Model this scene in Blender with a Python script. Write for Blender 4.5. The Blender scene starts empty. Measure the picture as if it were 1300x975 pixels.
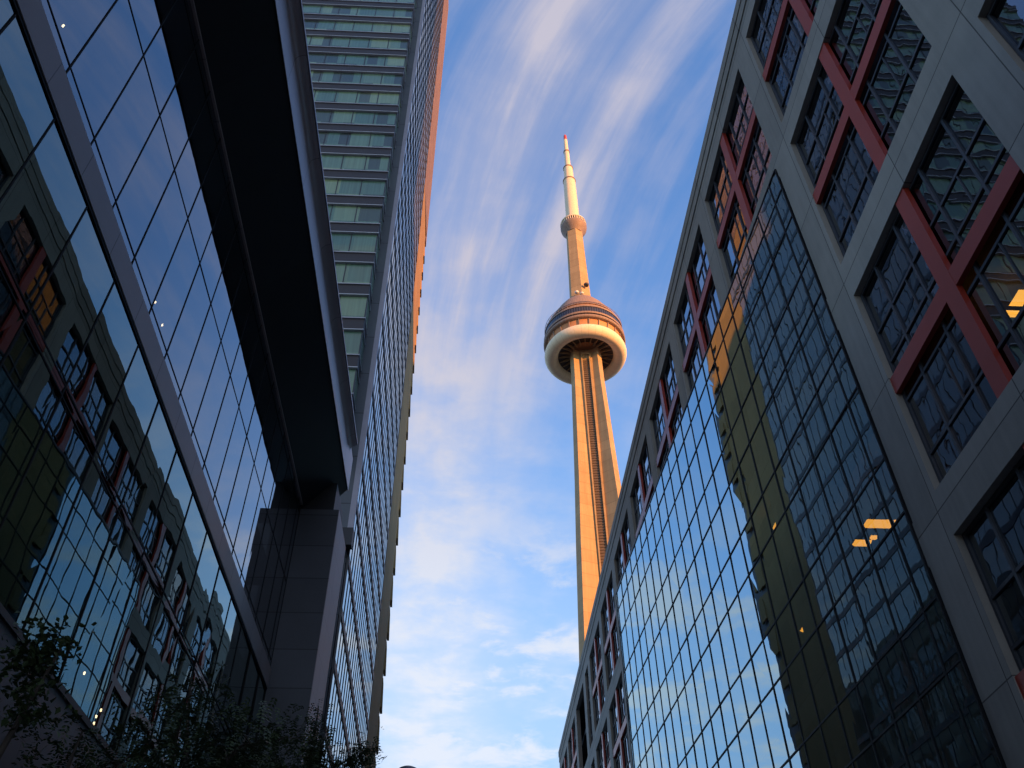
import bpy, bmesh, math, random
from mathutils import Vector, Matrix
random.seed(7)
R = math.radians
scene = bpy.context.scene
COL = scene.collection
EYE = 1.7                      # eye height above the pavement; heights below are written relative to the eye
A = 12.0                       # plane of the grid facade on the right
B = 6.05                       # plane of the glass wall on the left

# ------------------------------------------------------------------ camera
cam_d = bpy.data.cameras.new("camera")
cam = bpy.data.objects.new("camera", cam_d)
COL.objects.link(cam)
scene.camera = cam
cam_d.sensor_width = 36.0
cam_d.lens = 36.0 * 1105.0 / 1300.0
cam_d.clip_start = 0.05
cam_d.clip_end = 6000.0
cam.matrix_world = Matrix(((0.99873498, -0.02747985, -0.04211057, 0.0),
                           (-0.04953539, -0.68161783, -0.73002971, 0.0),
                           (-0.0086422, 0.73119217, -0.6821168, EYE),
                           (0, 0, 0, 1))).copy()
M3 = Matrix(((0.99873498, -0.02747985, -0.04211057), (-0.04953539, -0.68161783, -0.73002971), (-0.0086422, 0.73119217, -0.6821168)))
cam.matrix_world = Matrix.Translation((0, 0, EYE)) @ M3.to_4x4()

# ------------------------------------------------------------------ sun, sky, exposure
SUN_AZ, SUN_EL = 133.0, 9.0    # azimuth clockwise from +Y
sd = Vector((math.sin(R(SUN_AZ)) * math.cos(R(SUN_EL)), math.cos(R(SUN_AZ)) * math.cos(R(SUN_EL)), math.sin(R(SUN_EL))))
sun_d = bpy.data.lights.new("sun", 'SUN')
sun_d.energy = 4.1
sun_d.angle = R(0.5)
sun_d.color = (1.0, 0.35, 0.06)
sun = bpy.data.objects.new("sun", sun_d)
COL.objects.link(sun)
sun.rotation_euler = sd.to_track_quat('Z', 'Y').to_euler()
sun.location = (60, -60, 120)

vs = scene.view_settings
vs.view_transform = 'Standard'
vs.look = 'None'
vs.exposure = 1.25
vs.gamma = 1.0
vs.use_curve_mapping = False

world = bpy.data.worlds.new("World")
scene.world = world
world.use_nodes = True


class NT:
    """small node-tree writer"""
    def __init__(self, tree):
        self.t = tree
        self.n = tree.nodes
        self.l = tree.links

    def node(self, typ, **kw):
        n = self.n.new(typ)
        for k, v in kw.items():
            setattr(n, k, v)
        return n

    def put(self, sock, v):
        if v is None:
            return
        if hasattr(v, 'is_output'):
            self.l.new(v, sock)
        else:
            sock.default_value = v

    def math(self, op, a, b=None, c=None, clamp=False):
        n = self.node('ShaderNodeMath', operation=op, use_clamp=clamp)
        self.put(n.inputs[0], a)
        self.put(n.inputs[1], b)
        self.put(n.inputs[2], c)
        return n.outputs[0]

    def mix(self, f, a, b, blend='MIX'):
        n = self.node('ShaderNodeMix', data_type='RGBA', blend_type=blend)
        self.put(n.inputs[0], f)
        self.put(n.inputs[6], a)
        self.put(n.inputs[7], b)
        return n.outputs[2]

    def comb(self, x, y, z):
        n = self.node('ShaderNodeCombineXYZ')
        self.put(n.inputs[0], x)
        self.put(n.inputs[1], y)
        self.put(n.inputs[2], z)
        return n.outputs[0]

    def sep(self, v):
        n = self.node('ShaderNodeSeparateXYZ')
        self.put(n.inputs[0], v)
        return n.outputs

    def noise(self, vec, scale, detail=4.0, rough=0.55, dist=0.0):
        n = self.node('ShaderNodeTexNoise')
        self.put(n.inputs['Vector'], vec)
        n.inputs['Scale'].default_value = scale
        n.inputs['Detail'].default_value = detail
        n.inputs['Roughness'].default_value = rough
        n.inputs['Distortion'].default_value = dist
        return n.outputs[0]

    def ramp(self, f, lo, hi, a=0.0, b=1.0, smooth=True):
        n = self.node('ShaderNodeMapRange', interpolation_type='SMOOTHSTEP' if smooth else 'LINEAR', clamp=True)
        self.put(n.inputs[0], f)
        n.inputs[1].default_value = lo
        n.inputs[2].default_value = hi
        n.inputs[3].default_value = a
        n.inputs[4].default_value = b
        return n.outputs[0]


def build_world():
    t = NT(world.node_tree)
    for n in list(t.n):
        t.n.remove(n)
    out = t.node('ShaderNodeOutputWorld')
    bg = t.node('ShaderNodeBackground')
    t.l.new(bg.outputs[0], out.inputs[0])
    sky = t.node('ShaderNodeTexSky', sky_type='NISHITA')
    sky.sun_disc = False
    sky.sun_elevation = R(SUN_EL)
    sky.sun_rotation = R(SUN_AZ)
    sky.altitude = 80
    sky.air_density = 1.0
    sky.dust_density = 0.6
    sky.ozone_density = 2.0
    # high cirrus: the view direction meets a flat cloud layer
    tc = t.node('ShaderNodeTexCoord')
    x, y, z = t.sep(tc.outputs['Generated'])[:3]
    zz = t.math('MAXIMUM', z, 0.05)
    px = t.math('DIVIDE', x, zz)
    py = t.math('DIVIDE', y, zz)
    # axes along / across the wind: streaks run along (-0.2, 1)
    wig = t.noise(t.comb(px, py, 0.0), 1.6, 2.0)
    wig = t.math('MULTIPLY', t.math('SUBTRACT', wig, 0.5), 0.05)
    inv = t.math('DIVIDE', 0.106, t.math('MAXIMUM', py, 0.22))
    across = t.math('ADD', t.math('SUBTRACT', px, inv), wig)      # follows the curve of the wind
    v1 = t.comb(t.math('MULTIPLY', across, 9.0), t.math('MULTIPLY', py, 1.1), 3.7)
    streak = t.noise(v1, 1.0, 5.0, 0.58, 0.25)
    v2 = t.comb(t.math('MULTIPLY', across, 30.0), t.math('MULTIPLY', py, 3.4), 9.1)
    fine = t.noise(v2, 1.0, 5.0, 0.62, 0.3)
    puff = t.noise(t.comb(px, py, 5.0), 4.2, 7.0, 0.60, 0.3)
    soft = t.noise(t.comb(px, py, 1.3), 7.0, 5.0, 0.55, 0.2)
    # two parallel bands of cirrus crossing overhead
    w1 = t.math('ADD', 0.052, t.math('MULTIPLY', py, 0.066))
    e1 = t.ramp(t.math('DIVIDE', t.math('ABSOLUTE', t.math('ADD', across, 0.150)), w1), 0.0, 1.45, 1.0, 0.0)
    w2 = t.math('ADD', 0.034, t.math('MULTIPLY', py, 0.030))
    e2 = t.ramp(t.math('DIVIDE', t.math('ABSOLUTE', t.math('ADD', across, 0.026)), w2), 0.0, 1.35, 1.0, 0.0)
    e2 = t.math('MULTIPLY', e2, t.ramp(py, 0.75, 1.5, 0.95, 0.45))
    e3 = t.ramp(t.math('DIVIDE', t.math('ABSOLUTE', t.math('ADD', across, 0.095)), t.math('ADD', 0.06, t.math('MULTIPLY', py, 0.05))), 0.2, 1.5, 0.5, 0.0)
    env = t.math('MAXIMUM', t.math('MAXIMUM', e1, e2), e3)
    s = t.math('ADD', t.math('MULTIPLY', streak, 0.45), t.math('ADD', t.math('MULTIPLY', fine, 0.27), t.math('MULTIPLY', soft, 0.28)))
    # lower down the fibres break up into softer, rounder cloud
    low_s = t.math('ADD', t.math('MULTIPLY', soft, 0.45), t.math('ADD', t.math('MULTIPLY', puff, 0.40), t.math('MULTIPLY', streak, 0.15)))
    lf_ = t.ramp(py, 0.75, 1.35)
    s = t.math('ADD', t.math('MULTIPLY', s, t.math('SUBTRACT', 1.0, lf_)), t.math('MULTIPLY', low_s, lf_))
    cir = t.math('ADD', t.math('MULTIPLY', env, t.ramp(s, 0.36, 0.60, 0.45, 1.0)), t.math('MULTIPLY', t.ramp(s, 0.42, 0.66), 0.38))
    cir = t.math('MULTIPLY', cir, 0.80)
    low = t.math('MULTIPLY', t.ramp(puff, 0.44, 0.66), t.ramp(py, 1.1, 1.9))
    haze = t.ramp(py, 0.5, 2.6, 0.05, 0.72)
    m = t.math('MAXIMUM', cir, t.math('MULTIPLY', low, 0.9))
    m = t.math('MINIMUM', m, 0.92)
    SK = 1.0
    base = t.mix(1.0, sky.outputs[0], (SKY_TINT[0], SKY_TINT[1], SKY_TINT[2], 1.0), 'MULTIPLY')
    c = t.mix(haze, base, (HAZE[0], HAZE[1], HAZE[2], 1.0))
    cloudc = t.mix(t.ramp(z, 0.35, 0.8), (CLOUD_LO[0], CLOUD_LO[1], CLOUD_LO[2], 1.0), (CLOUD_HI[0], CLOUD_HI[1], CLOUD_HI[2], 1.0))
    c = t.mix(m, c, cloudc)
    t.l.new(c, bg.inputs[0])
    bg.inputs[1].default_value = 0.15


SKY_TINT = (0.70, 0.97, 1.36)
HAZE = (1.45, 2.0, 2.7)
CLOUD_LO = (2.3, 2.45, 2.75)
CLOUD_HI = (1.72, 1.62, 1.88)
build_world()


# ------------------------------------------------------------------ materials
def new_mat(name):
    m = bpy.data.materials.new(name)
    m.use_nodes = True
    t = NT(m.node_tree)
    b = t.n.get('Principled BSDF')
    return m, t, b


def plain(name, col, rough=0.6, metal=0.0, var=0.12, scale=1.5, spec=0.5, bump=0.0, streaks=0.0):
    """surface of one colour with patchy weathering and fine grain"""
    m, t, b = new_mat(name)
    tc = t.node('ShaderNodeTexCoord').outputs['Object']
    n1 = t.noise(tc, scale, 5.0, 0.6)
    n2 = t.noise(tc, scale * 14, 3.0, 0.6)
    f = t.math('ADD', t.math('MULTIPLY', t.math('SUBTRACT', n1, 0.5), 1.5), t.math('MULTIPLY', t.math('SUBTRACT', n2, 0.5), 0.8))
    if streaks:
        x, y, z = t.sep(tc)[:3]
        st = t.noise(t.comb(t.math('MULTIPLY', x, 3.0), t.math('MULTIPLY', y, 3.0), t.math('MULTIPLY', z, 0.12)), 1.0, 4.0)
        f = t.math('ADD', f, t.math('MULTIPLY', t.math('SUBTRACT', st, 0.5), streaks))
    k = t.math('ADD', 1.0, t.math('MULTIPLY', f, var * 2))
    c = t.mix(1.0, (col[0], col[1], col[2], 1), t.comb(k, k, k), 'MULTIPLY')
    t.l.new(c, b.inputs['Base Color'])
    r = t.math('ADD', rough, t.math('MULTIPLY', t.math('SUBTRACT', n1, 0.5), 0.25), clamp=True)
    t.l.new(r, b.inputs['Roughness'])
    b.inputs['Metallic'].default_value = metal
    b.inputs['Specular IOR Level'].default_value = spec
    if bump:
        bp = t.node('ShaderNodeBump')
        bp.inputs['Strength'].default_value = bump
        bp.inputs['Distance'].default_value = 0.01
        t.l.new(n2, bp.inputs['Height'])
        t.l.new(bp.outputs[0], b.inputs['Normal'])
    return m


def panelled(name, col, ax1, p1, o1, ax2, p2, o2, w=0.018, rough=0.6, var=0.10, spec=0.5, joint=0.25, metal=0.0, streaks=0.0):
    """cladding panels: thin open joints along two object axes and a slight tone shift per panel"""
    m, t, b = new_mat(name)
    tc = t.node('ShaderNodeTexCoord').outputs['Object']
    c3 = t.sep(tc)

    def line(ax, p, o):
        q = t.math('DIVIDE', t.math('SUBTRACT', c3[ax], o), p)
        fr = t.math('FRACT', q)
        dd = t.math('MINIMUM', fr, t.math('SUBTRACT', 1.0, fr))
        return t.math('LESS_THAN', dd, w / p * 0.5), t.math('FLOOR', q)
    l1, i1 = line(ax1, p1, o1)
    l2, i2 = line(ax2, p2, o2)
    ln = t.math('MAXIMUM', l1, l2)
    wn = t.node('ShaderNodeTexWhiteNoise', noise_dimensions='2D')
    t.l.new(t.comb(i1, i2, 0.0), wn.inputs['Vector'])
    n1 = t.noise(tc, 0.9, 5.0, 0.6)
    n2 = t.noise(tc, 26.0, 3.0, 0.65)
    f = t.math('ADD', t.math('MULTIPLY', t.math('SUBTRACT', wn.outputs[0], 0.5), 0.9), t.math('ADD', t.math('MULTIPLY', t.math('SUBTRACT', n1, 0.5), 1.4), t.math('MULTIPLY', t.math('SUBTRACT', n2, 0.5), 0.9)))
    if streaks:
        st = t.noise(t.comb(t.math('MULTIPLY', c3[0], 4.0), t.math('MULTIPLY', c3[1], 4.0), t.math('MULTIPLY', c3[2], 0.15)), 1.0, 4.0)
        f = t.math('ADD', f, t.math('MULTIPLY', t.math('SUBTRACT', st, 0.5), streaks))
    k = t.math('ADD', 1.0, t.math('MULTIPLY', f, var * 2))
    k = t.math('MULTIPLY', k, t.math('SUBTRACT', 1.0, t.math('MULTIPLY', ln, 1.0 - joint)))
    c = t.mix(1.0, (col[0], col[1], col[2], 1), t.comb(k, k, k), 'MULTIPLY')
    t.l.new(c, b.inputs['Base Color'])
    b.inputs['Roughness'].default_value = rough
    b.inputs['Metallic'].default_value = metal
    b.inputs['Specular IOR Level'].default_value = spec
    bp = t.node('ShaderNodeBump', invert=True)
    bp.inputs['Strength'].default_value = 0.5
    bp.inputs['Distance'].default_value = 0.01
    t.l.new(t.math('ADD', ln, t.math('MULTIPLY', n2, 0.15)), bp.inputs['Height'])
    t.l.new(bp.outputs[0], b.inputs['Normal'])
    return m


def glass(name, f0, tint, wave=0.004, scale=0.55, through=(0.35, 0.38, 0.4), stretch=(1, 1, 1), blind=None):
    """coated window glass: mirror-like towards grazing angles, slightly wavy, dim to look through"""
    m, t, b = new_mat(name)
    t.n.remove(b)
    out = [n for n in t.n if n.type == 'OUTPUT_MATERIAL'][0]
    tc = t.node('ShaderNodeTexCoord').outputs['Object']
    mp = t.node('ShaderNodeMapping')
    mp.inputs['Scale'].default_value = stretch
    t.l.new(tc, mp.inputs['Vector'])
    n = t.noise(mp.outputs[0], scale, 2.5, 0.45, 0.3)
    bp = t.node('ShaderNodeBump')
    bp.inputs['Strength'].default_value = 1.0
    bp.inputs['Distance'].default_value = wave
    t.l.new(n, bp.inputs['Height'])
    gl = t.node('ShaderNodeBsdfGlossy')
    gl.inputs['Color'].default_value = (tint[0], tint[1], tint[2], 1)
    gl.inputs['Roughness'].default_value = 0.0
    t.l.new(bp.outputs[0], gl.inputs['Normal'])
    if blind:                       # drawn blinds close behind the pane
        tr = t.node('ShaderNodeBsdfDiffuse')
        tr.inputs['Color'].default_value = (blind[0], blind[1], blind[2], 1)
    else:
        tr = t.node('ShaderNodeBsdfTransparent')
        tr.inputs['Color'].default_value = (through[0], through[1], through[2], 1)
    lw = t.node('ShaderNodeLayerWeight')
    lw.inputs['Blend'].default_value = 0.5
    # facing output: 0 head-on, 1 grazing
    p5 = t.math('POWER', lw.outputs['Facing'], 4.0)
    fac = t.math('ADD', f0, t.math('MULTIPLY', p5, 1.0 - f0), clamp=True)
    mx = t.node('ShaderNodeMixShader')
    t.l.new(fac, mx.inputs[0])
    t.l.new(tr.outputs[0], mx.inputs[1])
    t.l.new(gl.outputs[0], mx.inputs[2])
    t.l.new(mx.outputs[0], out.inputs[0])
    return m


def emit(name, col, s):
    m, t, b = new_mat(name)
    b.inputs['Base Color'].default_value = (0.8, 0.7, 0.5, 1)
    b.inputs['Emission Color'].default_value = (col[0], col[1], col[2], 1)
    b.inputs['Emission Strength'].default_value = s
    return m


def curtain_glass(name):
    """hotel-room glass with pale green drapes hung right behind it, pane by pane"""
    m, t, b = new_mat(name)
    tc = t.node('ShaderNodeTexCoord').outputs['Object']
    x, y, z = t.sep(tc)[:3]
    cell = t.math('FLOOR', t.math('DIVIDE', x, 1.62))
    row = t.math('FLOOR', t.math('DIVIDE', z, 3.0))
    wn = t.node('ShaderNodeTexWhiteNoise', noise_dimensions='2D')
    t.l.new(t.comb(cell, row, 0.0), wn.inputs['Vector'])
    wn2 = t.node('ShaderNodeTexWhiteNoise', noise_dimensions='2D')
    t.l.new(t.comb(t.math('FLOOR', t.math('DIVIDE', x, 0.81)), row, 0.0), wn2.inputs['Vector'])
    fold = t.noise(t.comb(t.math('MULTIPLY', x, 7.0), 0.0, t.math('MULTIPLY', z, 0.15)), 1.0, 3.0)
    openp = t.math('LESS_THAN', wn2.outputs[0], 0.22)
    k = t.math('ADD', 0.55, t.math('ADD', t.math('MULTIPLY', wn.outputs[0], 0.55), t.math('MULTIPLY', t.math('SUBTRACT', fold, 0.5), 0.7)))
    k = t.math('MULTIPLY', k, t.math('SUBTRACT', 1.0, t.math('MULTIPLY', openp, 0.72)))
    c = t.mix(1.0, t.mix(wn.outputs[0], (0.13, 0.30, 0.20, 1), (0.22, 0.31, 0.15, 1)), t.comb(k, k, k), 'MULTIPLY')
    t.l.new(c, b.inputs['Base Color'])
    b.inputs['Roughness'].default_value = 0.5
    b.inputs['Coat Weight'].default_value = 1.0
    b.inputs['Coat Roughness'].default_value = 0.02
    b.inputs['Coat IOR'].default_value = 1.45
    return m


M = dict(
    concrete=panelled('pale precast concrete', (0.235, 0.222, 0.188), 1, 4.5, 0.6, 2, 4.5, 1.0, 0.035, 0.8, 0.13, 0.3, 0.30, streaks=1.2),
    red=plain('red painted steel', (0.29, 0.030, 0.014), 0.42, var=0.10, scale=0.8, streaks=0.6),
    mullion=plain('dark bronze mullion', (0.009, 0.010, 0.012), 0.6, var=0.15, spec=0.15),
    frame=plain('dark grey window frame', (0.030, 0.033, 0.038), 0.5, var=0.15),
    inside=plain('unlit office interior', (0.035, 0.037, 0.040), 0.9, var=0.2),
    ceiling=plain('office ceiling tile', (0.10, 0.10, 0.10), 0.9, var=0.15),
    roofing=plain('grey roof membrane', (0.18, 0.18, 0.18), 0.9),
    glass_right=glass('blue coated curtain wall glass', 0.42, (0.66, 0.88, 0.96), 0.0035, 0.42, (0.30, 0.31, 0.33)),
    glass_bay=glass('office bay window glass', 0.20, (0.72, 0.84, 0.96), 0.006, 0.6, (0.30, 0.31, 0.33)),
    glass_left=glass('lobby glass lower', 0.23, (0.70, 0.86, 0.86), 0.0045, 0.42, (0.22, 0.23, 0.24)),
    glass_left_up=glass('lobby glass upper', 0.24, (0.82, 0.86, 0.92), 0.0022, 0.45, (0.22, 0.23, 0.24)),
    glass_side=glass('tower side glass', 0.07, (0.88, 0.96, 1.0), 0.005, 0.6, (0.2, 0.2, 0.22), blind=(0.16, 0.13, 0.09)),
    curtain=curtain_glass('room glass with green drapes'),
    band=panelled('brown grey metal band', (0.33, 0.275, 0.265), 1, 1.5, 5.28, 2, 40.0, -5.0, 0.02, 0.38, 0.07, 0.5, 0.4),
    plinth=panelled('grey granite plinth', (0.10, 0.10, 0.115), 1, 1.5, 5.28, 2, 1.2, 0.3, 0.012, 0.45, 0.10, 0.5, 0.5),
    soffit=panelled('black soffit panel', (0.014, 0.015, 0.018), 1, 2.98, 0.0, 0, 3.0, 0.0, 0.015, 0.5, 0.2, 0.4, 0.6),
    fascia=panelled('mauve grey metal fascia', (0.52, 0.46, 0.46), 1, 2.98, 0.6, 2, 40.0, -7.0, 0.02, 0.36, 0.06, 0.5, 0.5, 0.3),
    lip=plain('grey metal edge trim', (0.26, 0.25, 0.27), 0.35, metal=0.3),
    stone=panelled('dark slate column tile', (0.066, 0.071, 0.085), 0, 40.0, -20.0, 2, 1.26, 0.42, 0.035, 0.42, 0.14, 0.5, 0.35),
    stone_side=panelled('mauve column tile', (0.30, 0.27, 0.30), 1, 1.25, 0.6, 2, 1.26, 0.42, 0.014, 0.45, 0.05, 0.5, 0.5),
    spandrel=plain('dark brown spandrel', (0.030, 0.025, 0.026), 0.5, var=0.15),
    slab_edge=plain('light slab edge trim', (0.46, 0.47, 0.49), 0.5),
    hotel_wall=panelled('blue grey tower cladding', (0.105, 0.12, 0.135), 0, 40.0, -20.0, 2, 2.95, 0.2, 0.05, 0.6, 0.08, 0.4, 0.4),
    corner=plain('pale corner trim', (0.34, 0.33, 0.38), 0.5),
    sunlit=panelled('terracotta tower cladding', (0.16, 0.11, 0.075), 1, 0.9, 0.0, 2, 2.98, 0.4, 0.12, 0.7, 0.12, 0.4, 1.9),  # orange of the low sunlight put into the upper wall's colour
    fin=panelled('buff stone wall', (0.27, 0.175, 0.065), 1, 2.0, 0.0, 2, 2.95, 0.2, 0.02, 0.8, 0.10, 0.3, 0.6),
    tower_concrete=plain('weathered tower concrete', (0.37, 0.27, 0.145), 0.85, var=0.13, scale=0.12, streaks=0.9, spec=0.2),
    tower_white=plain('white radome fabric', (0.74, 0.66, 0.46), 0.6, var=0.04, scale=0.2),
    pod_cladding=plain('pod cladding', (0.27, 0.205, 0.165), 0.6, var=0.14, scale=0.25),
    pod_orange=plain('pod deck wall', (0.46, 0.22, 0.09), 0.6, var=0.2, scale=0.6),
    pod_dark=plain('pod underside steel', (0.045, 0.040, 0.040), 0.7, var=0.2),
    pod_glass=plain('dark pod glazing', (0.025, 0.030, 0.045), 0.15, var=0.2, scale=0.5),
    louvre=plain('dark shaft louvre', (0.10, 0.075, 0.05), 0.7, var=0.2, scale=0.4),
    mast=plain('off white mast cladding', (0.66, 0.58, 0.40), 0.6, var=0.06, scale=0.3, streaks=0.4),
    mast_red=plain('red mast tip', (0.40, 0.06, 0.04), 0.5),
    dish=plain('white dish housing', (0.7, 0.68, 0.62), 0.5),
    asphalt=plain('asphalt', (0.050, 0.050, 0.053), 0.9, var=0.2, scale=0.6, bump=0.4),
    paving=panelled('concrete paving', (0.28, 0.275, 0.265), 0, 1.5, 0.0, 1, 1.5, 0.0, 0.015, 0.85, 0.10, 0.3, 0.4),
    kerb=plain('granite kerb', (0.30, 0.30, 0.30), 0.8),
    paint=plain('road paint', (0.75, 0.75, 0.72), 0.7, var=0.15, scale=4.0),
    bark=plain('grey bark', (0.075, 0.060, 0.048), 0.9, var=0.3, scale=9.0, bump=0.5),
    lampmetal=plain('grey lamp metal', (0.16, 0.165, 0.18), 0.45, metal=0.2),
    lampglass=plain('frosted lamp bowl', (0.5, 0.5, 0.5), 0.4),
    fixture=emit('office ceiling light', (1.0, 0.42, 0.04), 2.0),
    fixture_pale=emit('bay ceiling light', (1.0, 0.44, 0.05), 1.7),
    spot=emit('small lobby downlight', (1.0, 0.72, 0.38), 5.0),
)


def leaf_mat(name, col, col2):
    m, t, b = new_mat(name)
    oi = t.node('ShaderNodeNewGeometry')
    c = t.mix(oi.outputs['Random Per Island'], (col[0], col[1], col[2], 1), (col2[0], col2[1], col2[2], 1))
    t.l.new(c, b.inputs['Base Color'])
    b.inputs['Roughness'].default_value = 0.55
    b.inputs['Specular IOR Level'].default_value = 0.3
    return m



def seamed(name, col, rough, n_seams, lift, seam_w, dark, var=0.12, sc=0.15):
    """round or tall tower surface: upright seams every few degrees, level pour lines, patchy weathering"""
    m, t, b = new_mat(name)
    tc = t.node('ShaderNodeTexCoord').outputs['Object']
    x, y, z = t.sep(tc)[:3]
    k = 1.0
    ln = None
    if n_seams:
        a = t.math('MULTIPLY', t.math('ARCTAN2', y, x), n_seams / (2 * math.pi))
        fr = t.math('FRACT', t.math('ADD', a, 0.25))
        ln = t.math('LESS_THAN', t.math('MINIMUM', fr, t.math('SUBTRACT', 1.0, fr)), seam_w)
    if lift:
        fr = t.math('FRACT', t.math('DIVIDE', z, lift))
        l2 = t.math('LESS_THAN', fr, 0.05)
        ln = l2 if ln is None else t.math('MAXIMUM', ln, l2)
        wn = t.node('ShaderNodeTexWhiteNoise', noise_dimensions='1D')
        t.l.new(t.math('FLOOR', t.math('DIVIDE', z, lift)), wn.inputs['W'])
        k = t.math('ADD', 0.93, t.math('MULTIPLY', wn.outputs[0], 0.14))
    n1 = t.noise(tc, sc, 6.0, 0.65)
    st = t.noise(t.comb(t.math('MULTIPLY', x, 0.9), t.math('MULTIPLY', y, 0.9), t.math('MULTIPLY', z, 0.035)), 1.0, 5.0, 0.65)
    f = t.math('ADD', 1.0, t.math('ADD', t.math('MULTIPLY', t.math('SUBTRACT', n1, 0.5), var * 4), t.math('MULTIPLY', t.math('SUBTRACT', st, 0.5), var * 5)))
    k = t.math('MULTIPLY', k, f)
    k = t.math('MULTIPLY', k, t.math('SUBTRACT', 1.0, t.math('MULTIPLY', ln, dark)))
    c = t.mix(1.0, (col[0], col[1], col[2], 1), t.comb(k, k, k), 'MULTIPLY')
    t.l.new(c, b.inputs['Base Color'])
    b.inputs['Roughness'].default_value = rough
    b.inputs['Specular IOR Level'].default_value = 0.25
    return m


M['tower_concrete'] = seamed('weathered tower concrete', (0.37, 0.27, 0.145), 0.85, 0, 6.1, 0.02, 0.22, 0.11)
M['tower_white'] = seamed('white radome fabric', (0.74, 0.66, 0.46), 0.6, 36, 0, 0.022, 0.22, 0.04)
M['pod_cladding'] = seamed('pod cladding', (0.26, 0.20, 0.16), 0.6, 72, 0, 0.05, 0.30, 0.10, 0.4)
M['pod_glass'] = seamed('dark pod glazing', (0.025, 0.030, 0.045), 0.2, 96, 0, 0.09, -2.2, 0.10, 0.4)
M['leaf_broad'] = leaf_mat('broad green leaf', (0.035, 0.060, 0.022), (0.060, 0.085, 0.030))
M['leaf_fine'] = leaf_mat('fine green leaflet', (0.040, 0.068, 0.028), (0.075, 0.100, 0.040))


# ------------------------------------------------------------------ mesh helpers
ORG = {}                      # world origin of each object we parent to


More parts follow.
